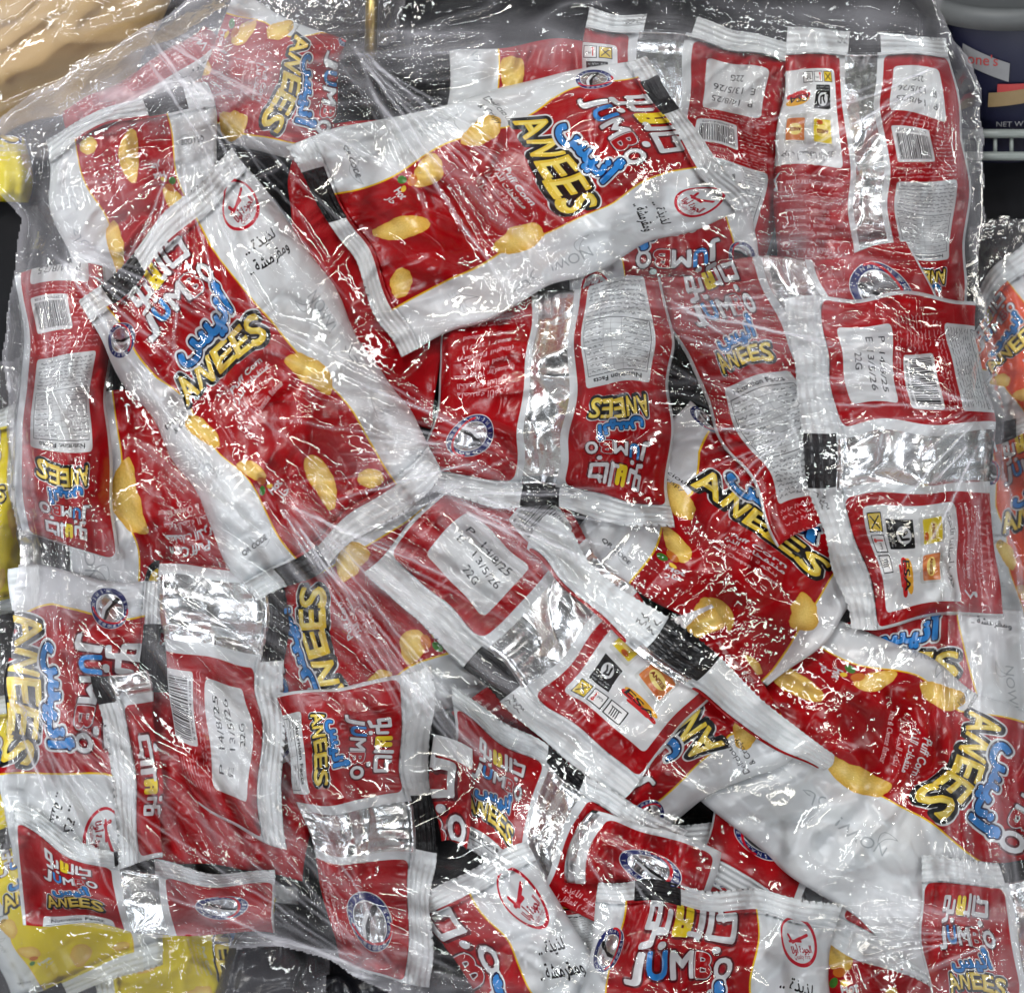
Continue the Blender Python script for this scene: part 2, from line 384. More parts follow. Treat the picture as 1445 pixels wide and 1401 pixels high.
# ------------------------------------------------------------------ materials
def new_mat(name):
    m = bpy.data.materials.new(name); m.use_nodes = True
    return m, m.node_tree, m.node_tree.nodes['Principled BSDF']
def simple(name, col, rough=.5, metal=0, bump=0, scale=200, var=.12):
    m, nt, b = new_mat(name)
    n = nt.nodes.new('ShaderNodeTexNoise'); n.inputs['Scale'].default_value = scale; n.inputs['Detail'].default_value = 4
    tc = nt.nodes.new('ShaderNodeTexCoord'); nt.links.new(tc.outputs['Object'], n.inputs['Vector'])
    mx = nt.nodes.new('ShaderNodeMix'); mx.data_type = 'RGBA'
    mx.inputs['A'].default_value = (*[c * (1 - var) for c in col], 1); mx.inputs['B'].default_value = (*[min(1, c * (1 + var)) for c in col], 1)
    nt.links.new(n.outputs['Fac'], mx.inputs['Factor']); nt.links.new(mx.outputs['Result'], b.inputs['Base Color'])
    b.inputs['Roughness'].default_value = rough; b.inputs['Metallic'].default_value = metal
    if bump:
        bp = nt.nodes.new('ShaderNodeBump'); bp.inputs['Strength'].default_value = bump; bp.inputs['Distance'].default_value = .001
        nt.links.new(n.outputs['Fac'], bp.inputs['Height']); nt.links.new(bp.outputs[0], b.inputs['Normal'])
    return m
def print_mat(name, img, rough=.23):
    """printed laminate: colours from the drawn artwork, bare foil where its alpha says so, fine crumple"""
    m, nt, b = new_mat(name)
    uv = nt.nodes.new('ShaderNodeUVMap'); uv.uv_map = 'UVMap'
    im = nt.nodes.new('ShaderNodeTexImage'); im.image = img; im.extension = 'EXTEND'
    nt.links.new(uv.outputs[0], im.inputs[0]); nt.links.new(im.outputs['Color'], b.inputs['Base Color'])
    nt.links.new(im.outputs['Alpha'], b.inputs['Metallic'])
    mr = nt.nodes.new('ShaderNodeMapRange'); mr.inputs['To Min'].default_value = rough; mr.inputs['To Max'].default_value = .27
    nt.links.new(im.outputs['Alpha'], mr.inputs['Value']); nt.links.new(mr.outputs[0], b.inputs['Roughness'])
    b.inputs['Specular IOR Level'].default_value = .4
    tc = nt.nodes.new('ShaderNodeTexCoord')
    n1 = nt.nodes.new('ShaderNodeTexNoise'); n1.inputs['Scale'].default_value = 120; n1.inputs['Detail'].default_value = 3; n1.inputs['Distortion'].default_value = .8
    nt.links.new(tc.outputs['Object'], n1.inputs['Vector'])
    v1 = nt.nodes.new('ShaderNodeTexVoronoi'); v1.inputs['Scale'].default_value = 70; v1.feature = 'F1'
    nt.links.new(tc.outputs['Object'], v1.inputs['Vector'])
    ad = nt.nodes.new('ShaderNodeMath'); ad.operation = 'MULTIPLY_ADD'; ad.inputs[1].default_value = .5
    nt.links.new(v1.outputs['Distance'], ad.inputs[0]); nt.links.new(n1.outputs['Fac'], ad.inputs[2])
    bs = nt.nodes.new('ShaderNodeMapRange'); bs.inputs['To Min'].default_value = .10; bs.inputs['To Max'].default_value = .25
    nt.links.new(im.outputs['Alpha'], bs.inputs['Value'])
    bp = nt.nodes.new('ShaderNodeBump'); bp.inputs['Distance'].default_value = .003
    nt.links.new(bs.outputs[0], bp.inputs['Strength']); nt.links.new(ad.outputs[0], bp.inputs['Height']); nt.links.new(bp.outputs[0], b.inputs['Normal'])
    return m
def film_mat(name, base_haze=.05, rough=.07, strength=.55, tint=(.92, .89, .96)):
    """clear polythene: lets the view through, reflects by its angle, milky where film lies thick, with white glint streaks painted along folds (attribute 'layers')"""
    m = bpy.data.materials.new(name); m.use_nodes = True; nt = m.node_tree; nt.nodes.clear()
    N = nt.nodes.new; L = nt.links.new
    out = N('ShaderNodeOutputMaterial'); tr = N('ShaderNodeBsdfTransparent'); tr.inputs[0].default_value = (.985, .98, .985, 1)
    gl = N('ShaderNodeBsdfAnisotropic') if False else N('ShaderNodeBsdfGlossy'); gl.inputs['Roughness'].default_value = rough; gl.inputs['Color'].default_value = (1, .985, .92, 1)
    df = N('ShaderNodeBsdfDiffuse'); df.inputs[0].default_value = (*tint, 1)
    tc = N('ShaderNodeTexCoord')
    def noise(scale, det, dist):
        n = N('ShaderNodeTexNoise'); n.inputs['Scale'].default_value = scale; n.inputs['Detail'].default_value = det; n.inputs['Distortion'].default_value = dist
        L(tc.outputs['Object'], n.inputs['Vector']); return n
    n1 = noise(150, 0, 1.5); n2 = noise(300, 0, .5)
    s1 = N('ShaderNodeMath'); s1.operation = 'SUBTRACT'; s1.inputs[1].default_value = .5; L(n1.outputs['Fac'], s1.inputs[0])
    a0 = N('ShaderNodeMath'); a0.operation = 'ABSOLUTE'; L(s1.outputs[0], a0.inputs[0])                 # creased troughs
    h1 = N('ShaderNodeMath'); h1.operation = 'MULTIPLY_ADD'; h1.inputs[1].default_value = -.45; L(a0.outputs[0], h1.inputs[0]); L(n1.outputs['Fac'], h1.inputs[2])
    h2 = N('ShaderNodeMath'); h2.operation = 'MULTIPLY_ADD'; h2.inputs[1].default_value = .12; L(n2.outputs['Fac'], h2.inputs[0]); L(h1.outputs[0], h2.inputs[2])
    big = noise(14, 2, .5); st = N('ShaderNodeMapRange'); st.inputs['From Min'].default_value = .42; st.inputs['From Max'].default_value = .60
    st.inputs['To Min'].default_value = .12 * strength; st.inputs['To Max'].default_value = strength; L(big.outputs['Fac'], st.inputs['Value'])
    bp = N('ShaderNodeBump'); bp.inputs['Distance'].default_value = .00075; L(st.outputs[0], bp.inputs['Strength'])
    L(h2.outputs[0], bp.inputs['Height']); L(bp.outputs[0], gl.inputs['Normal'])
    fr = N('ShaderNodeFresnel'); fr.inputs['IOR'].default_value = 1.5
    fm = N('ShaderNodeMath'); fm.operation = 'MULTIPLY'; fm.inputs[1].default_value = 1.08; fm.use_clamp = True; L(fr.outputs[0], fm.inputs[0])
    at = N('ShaderNodeAttribute'); at.attribute_name = 'layers_glints'
    hz = N('ShaderNodeMath'); hz.operation = 'MULTIPLY_ADD'; hz.inputs[1].default_value = 1.0; hz.inputs[2].default_value = base_haze; hz.use_clamp = True
    L(at.outputs['Fac'], hz.inputs[0])
    m1 = N('ShaderNodeMixShader'); L(hz.outputs[0], m1.inputs[0]); L(tr.outputs[0], m1.inputs[1]); L(df.outputs[0], m1.inputs[2])
    m2 = N('ShaderNodeMixShader'); L(fm.outputs[0], m2.inputs[0]); L(m1.outputs[0], m2.inputs[1]); L(gl.outputs[0], m2.inputs[2])
    L(m2.outputs[0], out.inputs['Surface'])
    return m

# ------------------------------------------------------------------ mesh helpers (photograph pixels at a real height -> metres)
def world(px, py, z):
    f = (D - z) / D
    return np.stack([(px - CX) * f * S, (CY - py) * f * S, z * S], -1)
def tag(o, label=None, cat=None, group=None, kind=None):
    if label: o['label'] = label
    if cat: o['category'] = cat
    if group: o['group'] = group
    if kind: o['kind'] = kind
    return o
def empty(name, loc):
    o = bpy.data.objects.new(name, None); COL.objects.link(o); o.location = loc; o.empty_display_size = .02
    return o
def build(name, V, F, UV, mat, parent=None, smooth=True, attr=None):
    """V (n,3) world, F (m,4) indices, UV (n,2) per vertex"""
    me = bpy.data.meshes.new(name)
    V = np.asarray(V, np.float32); F = np.asarray(F, np.int32)
    off = np.array(parent.location, np.float32) if parent is not None else 0
    me.vertices.add(len(V)); me.vertices.foreach_set('co', (V - off).ravel())
    k = F.shape[1]
    me.loops.add(F.size); me.loops.foreach_set('vertex_index', F.ravel())
    me.polygons.add(len(F)); me.polygons.foreach_set('loop_start', np.arange(0, F.size, k, dtype=np.int32))
    try: me.polygons.foreach_set('loop_total', np.full(len(F), k, np.int32))
    except Exception: pass
    me.update(calc_edges=True)
    if UV is not None:
        l = me.uv_layers.new(name='UVMap'); l.data.foreach_set('uv', np.asarray(UV, np.float32)[F.ravel()].ravel())
    me.polygons.foreach_set('use_smooth', np.full(len(F), smooth)); 
    if attr is not None:
        a = me.attributes.new('layers_glints', 'FLOAT', 'POINT'); a.data.foreach_set('value', np.asarray(attr, np.float32))
    me.validate(); me.update()
    o = bpy.data.objects.new(name, me); COL.objects.link(o)
    if mat: me.materials.append(mat)
    if parent is not None: o.parent = parent
    return o
def gridfaces(n, m, off=0, flip=False):
    i = np.arange(n - 1)[:, None] * m + np.arange(m - 1)[None]
    i = i.ravel() + off
    F = np.stack([i, i + 1, i + m + 1, i + m], 1)
    return F[:, ::-1] if flip else F

# ------------------------------------------------------------------ height field of everything laid down so far
GX0, GY0, CELL, GN, GM = -220, -220, 4.0, 480, 470
class Field:
    def __init__(s, base): s.h = np.full((GM, GN), float(base)); s.base = base
    def ij(s, px, py): return (py - GY0) / CELL, (px - GX0) / CELL
    def sample(s, px, py, h=None):
        h = s.h if h is None else h
        y, x = s.ij(px, py); y = np.clip(y, 0, GM - 1.001); x = np.clip(x, 0, GN - 1.001)
        yi, xi = y.astype(int), x.astype(int); fy, fx = y - yi, x - xi
        return (h[yi, xi] * (1 - fx) + h[yi, xi + 1] * fx) * (1 - fy) + (h[yi + 1, xi] * (1 - fx) + h[yi + 1, xi + 1] * fx) * fy
    def splat(s, px, py, z):
        y, x = s.ij(px, py)
        for dy in (0, 1):
            for dx in (0, 1):
                yi = np.clip(np.floor(y).astype(int) + dy, 0, GM - 1); xi = np.clip(np.floor(x).astype(int) + dx, 0, GN - 1)
                np.maximum.at(s.h, (yi.ravel(), xi.ravel()), z.ravel())
def maxf(h, r):
    out = h.copy()
    for ax in (0, 1):
        src = out.copy()
        for d in range(1, r + 1):
            a = np.roll(src, d, ax); b = np.roll(src, -d, ax); out = np.maximum(out, np.maximum(a, b))
    return out
def blur(h, r):
    for _ in range(3):
        for ax in (0, 1):
            p = np.pad(h, [(r + 1, r) if a == ax else (0, 0) for a in (0, 1)], 'edge')
            c = np.cumsum(p, ax)
            n = h.shape[ax]
            h = (np.take(c, np.arange(2 * r + 1, n + 2 * r + 1), ax) - np.take(c, np.arange(0, n), ax)) / (2 * r + 1)
    return h
HEAP = Field(-46)

def coons(P, bulge, U, V):
    """P: TL TR BR BL in photograph px; bulge: outward push of the middle of the top, right, bottom, left edge"""
    TL, TR, BR, BL = [np.array(p, float) for p in P]
    cen = (TL + TR + BR + BL) / 4
    def edge(a, b, push, t):
        mid = (a + b) / 2; n = np.array([(b - a)[1], -(b - a)[0]]); n /= max(1e-6, np.hypot(*n))
        if (mid - cen) @ n < 0: n = -n
        return a + (b - a) * t[..., None] + n * push * (4 * t * (1 - t))[..., None]
    T = edge(TL, TR, bulge[0], U); R = edge(TR, BR, bulge[1], V); B = edge(BL, BR, bulge[2], U); Lf = edge(TL, BL, bulge[3], V)
    u, v = U[..., None], V[..., None]
    return T * (1 - v) + B * v + Lf * (1 - u) + R * u - (TL * (1 - u) * (1 - v) + TR * u * (1 - v) + BR * u * v + BL * (1 - u) * v)

_seed = [11]
def packet(mat, P, label, win=(0, 1, 0, 1), T=34, bulge=(0, 6, 0, 6), name='snack_packet', cat='snack packet', group='red and white snack packets', field=None, crease=1.0, lift=0, soft=5, sealpx=33.):
    field = field or HEAP
    _seed[0] += 17; sd = _seed[0]
    u0, u1, v0, v1 = win
    P = [np.array(p, float) for p in P]
    wpx = (np.hypot(*(P[1] - P[0])) + np.hypot(*(P[2] - P[3]))) / 2; hpx = (np.hypot(*(P[3] - P[0])) + np.hypot(*(P[2] - P[1]))) / 2
    sv = sealpx / max(hpx, 1)                     # share of the window's height that a seal takes
    t_seal, b_seal = v0 <= 0.001, v1 >= .999
    nU, nV = int(max(16, wpx / 4.6)), int(max(16, hpx / 4.6))
    a0, a1 = (sv if t_seal else 0), (1 - sv if b_seal else 1)
    U, V = np.meshgrid(np.linspace(0, 1, nU), np.linspace(a0, a1, nV))
    def art_v(V):      # the seal takes 4.2 % of the artwork at each end
        ks, vs = [0], [v0]
        if t_seal: ks.append(sv); vs.append(.05)
        if b_seal: ks.append(1 - sv); vs.append(.95)
        ks.append(1); vs.append(v1)
        return np.interp(V, ks, vs)
    XY = coons(P, bulge, U, V)
    base = blur(maxf(field.h, 4), soft)
    wob = np.stack([noise2(XY[..., 0] / 105, XY[..., 1] / 105, sd), noise2(XY[..., 0] / 105, XY[..., 1] / 105, sd + 1)], -1) * 14
    XY = XY + wob
    du = np.minimum(U, 1 - U) * wpx; dv = np.minimum(V - a0, a1 - V) * hpx
    X, Y = U * wpx, V * hpx
    prof = np.sqrt(np.clip(np.sin(np.pi * np.clip(U, 0, 1)), 0, 1)) * (sstep(dv / 110.) ** .75 * .95 + .05)
    prof = np.minimum(prof, np.sqrt(np.clip(du / 45, 0, 1)) * 1.05)
    q = np.linspace(-1, 1, 2)
    cr = (facets(X / 230., Y / 230., sd) * 60 - crest(X / 130 + sd, Y / 130, sd + 11, 5) * 7 + crest(X / 90, Y / 90 + sd, sd + 12, 6) * 4 + ridge(X / 85 + sd, Y / 85, sd + 2) * 1.2 + ridge(X / 34, Y / 34 + sd, sd + 3) * .6 + noise2(X / 140, Y / 140, sd + 4) * 4 + facets(X / 105., Y / 105., sd + 21, 14) * 17)
    pleat = ridge(X / 17., Y / 240., sd + 5) * 4.6 + ridge(X / 40., Y / 300., sd + 6) * 6
    pw = np.exp(-dv / 55.)
    edgep = ridge(X / 200., Y / 26., sd + 7) * 3 * np.exp(-du / 30.)
    wr = (cr * (1 - pw * .5) + pleat * pw + edgep) * crease * 1.25 * np.clip(np.minimum(du, dv + 6) / 16., 0.05, 1)
    zb = field.sample(XY[..., 0], XY[..., 1], base) + lift
    wr = np.maximum(wr, -T * prof * .6)
    zt = zb + 2.2 + T * prof + wr
    zt = np.maximum(zt, zb + 1.5)
    zt = np.maximum(zt, field.sample(XY[..., 0], XY[..., 1], maxf(field.h, 1)) + 1.5)
    root = empty(name, world(*(XY[nV // 2, nU // 2]), float(zb.min())))
    tag(root, label, cat, group)
    n = nU * nV
    zbot = np.minimum(zt - 1.2, zb)
    Vt = world(XY[..., 0], XY[..., 1], zt).reshape(-1, 3); Vb = world(XY[..., 0], XY[..., 1], zbot).reshape(-1, 3)
    F = [gridfaces(nV, nU, 0, True), gridfaces(nV, nU, n)]
    ring = np.concatenate([np.arange(nU), np.arange(1, nV) * nU + nU - 1, (nV - 1) * nU + np.arange(nU - 2, -1, -1), np.arange(nV - 2, 0, -1) * nU])
    r2 = np.roll(ring, -1); F.append(np.stack([ring, r2, r2 + n, ring + n], 1))
    AV = art_v(V); UV = np.stack([u0 + (u1 - u0) * U, 1 - AV], -1).reshape(-1, 2)
    build('pouch', np.vstack([Vt, Vb]), np.vstack(F), np.vstack([UV, UV * 0 + (.02, .5)]), mat, root)
    field.splat(XY[..., 0], XY[..., 1], zt)
    for top in (True, False):
        if not (t_seal if top else b_seal): continue
        nS = int(wpx / 2.2); nR = 23
        Us, Rr = np.meshgrid(np.linspace(0, 1, nS), np.linspace(0, 1, nR))   # Rr 0 at the pouch, 1 at the cut edge
        Vs = (sv * (1 - Rr)) if top else (1 - sv + sv * Rr)
        tooth = (np.abs(((Us * wpx / 9.) % 1) - .5) * 2 * 5.5) / max(hpx, 1)
        Vs = Vs + (tooth if top else -tooth) * (Rr > .99)
        XYs = coons(P, bulge, Us, Vs)
        wo = np.stack([noise2(XYs[..., 0] / 105, XYs[..., 1] / 105, sd), noise2(XYs[..., 0] / 105, XYs[..., 1] / 105, sd + 1)], -1) * 14
        XYs = XYs + wo
        row = zt[0 if top else -1]
        z0 = np.interp(Us[0], np.linspace(0, 1, nU), row)
        under = field.sample(XYs[..., 0], XYs[..., 1], maxf(field.h, 1)) + 2.0
        zs = np.maximum(z0[None] + np.zeros_like(Rr), under) + np.sin(Rr * np.pi * 2 * 4.5) * 1.7 + noise2(Us * wpx / 50., Rr * .6, sd + 9) * 7 * Rr * crease + 2
        zs[0] = z0
        A = world(XYs[..., 0], XYs[..., 1], zs).reshape(-1, 3); B = world(XYs[..., 0], XYs[..., 1], zs - .8).reshape(-1, 3)
        ns = nS * nR
        Fs = [gridfaces(nR, nS, 0), gridfaces(nR, nS, ns, True)]
        rg = np.concatenate([np.arange(nS), np.arange(1, nR) * nS + nS - 1, (nR - 1) * nS + np.arange(nS - 2, -1, -1), np.arange(nR - 2, 0, -1) * nS])
        rg2 = np.roll(rg, -1); Fs.append(np.stack([rg, rg2, rg2 + ns, rg + ns], 1))
        av = (.05 * (1 - Rr)) if top else (.95 + .05 * Rr)
        uvs = np.stack([u0 + (u1 - u0) * Us, 1 - av], -1).reshape(-1, 2)
        build('crimp_seal', np.vstack([A, B]), np.vstack(Fs), np.vstack([uvs, uvs]), mat, root)
        field.splat(XYs[..., 0], XYs[..., 1], zs)
    return root

# ------------------------------------------------------------------ the surface underneath
GZ = -62.
m_floor = simple('dark_shelf', (.008, .008, .010), .6, 0, .3, 60, .5)
m_floor.node_tree.nodes['Principled BSDF'].inputs['Specular IOR Level'].default_value = .12
g = np.array([[-3, -3], [3, -3], [3, 3], [-3, 3]], float)
tag(build('shelf_surface', np.c_[g, np.full(4, (GZ - 160) * S)], [[0, 1, 2, 3]], None, m_floor, smooth=False), kind='structure')

IMG_F = art_front('front_print'); IMG_B = art_back('back_print')
MF = print_mat('red_front_print', IMG_F); MB = print_mat('red_back_print', IMG_B)
IMG_FO = art_front('orange_front_print', (222, 74, 12), 2.0); MFO = print_mat('orange_front_print', IMG_FO)
IMG_FY = art_front('yellow_front_print', (226, 206, 14), 1.5); MFY = print_mat('yellow_front_print', IMG_FY)

# ------------------------------------------------------------------ neighbouring bags' packets (lower, beyond the big bag)
LOW = Field(GZ - 150)
OG = 'orange packets in the neighbouring bag'
packet(MFO, [(1330, 480), (1450, 330), (1600, 560), (1450, 650)], 'orange and white packet at the right edge beside the top of the big bag', name='orange_packet', crease=1.8, group=OG, field=LOW, T=40)
packet(MFO, [(1380, 600), (1540, 540), (1600, 960), (1410, 960)], 'orange packet with yellow lettering showing at the right edge, the lower one', win=(0, 1, 0, 1), name='orange_packet', crease=1.8, group=OG, field=LOW, T=40)
YG = 'yellow packets in the bag under the lower left corner'
packet(MFY, [(-120, 1010), (60, 960), (130, 1260), (-60, 1330)], 'yellow packet at the left edge beside the big bag', name='yellow_packet', crease=1.8, group=YG, field=LOW, T=40)
packet(MFY, [(420, 1250), (440, 1470), (150, 1480), (130, 1230)], 'yellow packet lying across the bottom left under the big bag', name='yellow_packet', crease=1.8, group=YG, field=LOW, T=40)
packet(MFY, [(-60, 1180), (150, 1130), (230, 1360), (30, 1440)], 'yellow and white packet in the bottom left corner', name='yellow_packet', crease=1.8, group=YG, field=LOW, T=44)
packet(MFY, [(-60, 600), (40, 560), (60, 860), (-70, 900)], 'pale yellow packet at the left edge halfway up', name='yellow_packet', crease=1.8, group=YG, field=LOW, T=30)

BLK = simple('black_film', (.012, .012, .016), .25, 0, .8, 90, .4); TAN = simple('tan_plastic', (.50, .34, .14), .5, 0, .3, 12, .35)
packet(TAN, [(-160, -160), (330, -160), (180, 120), (-150, 260)], 'plain tan bag under clear film in the top left corner', win=(0, 1, .1, .9), name='tan_bag', cat='bag', group='', field=LOW, T=60, crease=.08)
packet(BLK, [(330, 1310), (600, 1340), (640, 1480), (300, 1480)], 'black plastic bag at the bottom edge below the big clear bag', win=(0, 1, .1, .9), name='black_bag', cat='bag', group='', field=LOW, T=30, crease=2)
packet(MFY, [(-90, 180), (36, 190), (30, 280), (-90, 300)], 'small piece of a yellow packet at the left edge near the top', win=(.2, .7, .4, .8), name='yellow_packet', crease=1.8, group=YG, field=LOW, T=20)

def ring_mesh(name, prof, cen, axis, mat, parent, n=72, cap=False):
    """a body of revolution about axis: prof = [(radius, along)] in pixels"""
    from mathutils import Vector
    ax = Vector(axis).normalized(); u = ax.orthogonal().normalized(); v = ax.cross(u)
    A = np.linspace(0, 2 * np.pi, n, endpoint=False); V = []
    for r, h in prof:
        V.append(np.array(cen)[None] * S + (np.cos(A)[:, None] * np.array(u) + np.sin(A)[:, None] * np.array(v)) * r * S + np.array(ax) * h * S)
    F = []
    for k in range(len(prof) - 1):
        i = np.arange(n); j = (i + 1) % n; F.append(np.stack([i + k * n, j + k * n, j + k * n + n, i + k * n + n], 1))
    return build(name, np.vstack(V), np.vstack(F), None, mat, parent)
def flat_text(body, px, py, z, h, rot, mat, parent, name='lettering', wpx=None):
    V, T = text_mesh(body); V = V.copy(); V -= (V.min(0) + V.max(0)) / 2; V *= h / .7
    if wpx: V[:, 0] *= wpx / (V[:, 0].max() - V[:, 0].min())
    c, s_ = math.cos(rot), math.sin(rot)
    X = V[:, 0] * c - V[:, 1] * s_ + px; Y = py - (V[:, 0] * s_ + V[:, 1] * c)
    return build(name, world(X, Y, np.full(len(X), z)), T, None, mat, parent, smooth=False)
NAV = simple('navy_label', (.004, .005, .026), .5); LID = simple('grey_lid_plastic', (.085, .088, .09), .5); WIRE = simple('white_wire', (.2, .22, .21), .35, 0, .1, 300, .1)
tz = GZ - 40
c0 = [(1462 - CX), (CY + 55), tz]
tub = empty('snack_tub', (c0[0] * S, c0[1] * S, c0[2] * S)); tag(tub, 'navy tub with a grey rimmed lid in the top right corner', 'tub')
ax = (-.12, .80, .60)
ring_mesh('body', [(2, -230), (118, -230), (124, -224), (132, -60), (134, -8), (130, 0), (2, 0)], c0, ax, NAV, tub)
ring_mesh('lid', [(138, -16), (146, -14), (148, 4), (142, 14), (128, 14), (122, 4), (112, 0), (2, 0.5)], c0, ax, LID, tub)
def wrap(name, P, T, rad, mat, parent):
    """a shape given in pixels round (x) and along (y) the tub, laid on its wall"""
    from mathutils import Vector
    a = Vector(ax).normalized(); e1 = (Vector((0, 0, 1)) - a * a.z).normalized(); e2 = a.cross(e1)
    P = np.array(P, float); th = P[:, 0] / rad
    V = (np.array(c0)[None] + np.array(a) * P[:, 1:2] + (np.cos(th)[:, None] * np.array(e1) - np.sin(th)[:, None] * -np.array(e2)) * rad) * S
    return build(name, V, T, None, mat, parent, smooth=False)
def wrap_band(name, x0, x1, y0, y1, rad, mat, n=14, skew=0):
    xs = np.linspace(x0, x1, n); P = [(x, y0 + skew * (x - x0)) for x in xs] + [(x, y1 + skew * (x - x0)) for x in xs]
    return wrap(name, P, [[i, i + 1, n + i + 1, n + i] for i in range(n - 1)], rad, mat, tub)
def wrap_text(body, x, y, h, rad, mat, wpx, flip=1):
    V, T = text_mesh(body); V = V.copy(); V -= (V.min(0) + V.max(0)) / 2; V *= h / .7; V[:, 0] *= wpx / (V[:, 0].max() - V[:, 0].min())
    return wrap('label_lettering', V + (x, y), T, rad, mat, tub)
m_tan = simple('tan_print', (.22, .15, .07), .5); m_wht = simple('white_print', (.2, .2, .21), .5); m_rd = simple('red_print', (.35, .03, .03), .5)
wrap_band('label_patch', -115, -45, -70, -42, 134.5, m_wht, skew=-.35); wrap_text('one\'s', -84, -62, 16, 135.5, m_rd, 44)
wrap_band('label_patch', -60, 40, -128, -98, 134.0, m_rd); wrap_band('label_patch', -72, -12, -134, -112, 134.8, m_tan, skew=.12)
wrap_text('NET WT 8 OZ', -20, -160, 8, 134.5, m_wht, 76)
def patch(name, poly, z, mat, parent):
    n = len(poly); p = np.array(poly, float); V = world(p[:, 0], p[:, 1], np.full(n, z)); c = V.mean(0)
    V = np.vstack([V, c]); return build(name, V, [[i, (i + 1) % n, n] for i in range(n)], None, mat, parent, smooth=False)
ws = empty('wire_shelf', ((1460 - CX) * S, (CY - 190) * S, (GZ - 60) * S)); tag(ws, 'white wire shelf below the navy tub at the right edge', 'shelf')
def rod(name, a, b, r, mat, parent, n=14):
    from mathutils import Vector
    a, b = Vector(a), Vector(b); L = (b - a).length
    return ring_mesh(name, [(.1, 0), (r, 0), (r, L), (.1, L)], tuple(a), tuple(b - a), mat, parent, n)
for y in (168, 201): rod('long_wire', (1340 - CX, CY - y, GZ - 30), (1620 - CX, CY - y, GZ - 30), 6.5, WIRE, ws)
for x in range(1362, 1600, 24): rod('cross_wire', (x - CX, CY - 164, GZ - 36), (x - CX, CY - 205, GZ - 36), 3, WIRE, ws, 8)
gp = rod('gold_rod', (517 - CX, CY + 90, GZ - 40), (514 - CX, CY - 52, GZ - 40), 9, simple('gold_metal', (.55, .42, .16), .35, 1), None); tag(gp, 'thin gold rod at the top edge behind the clear film', 'rod')

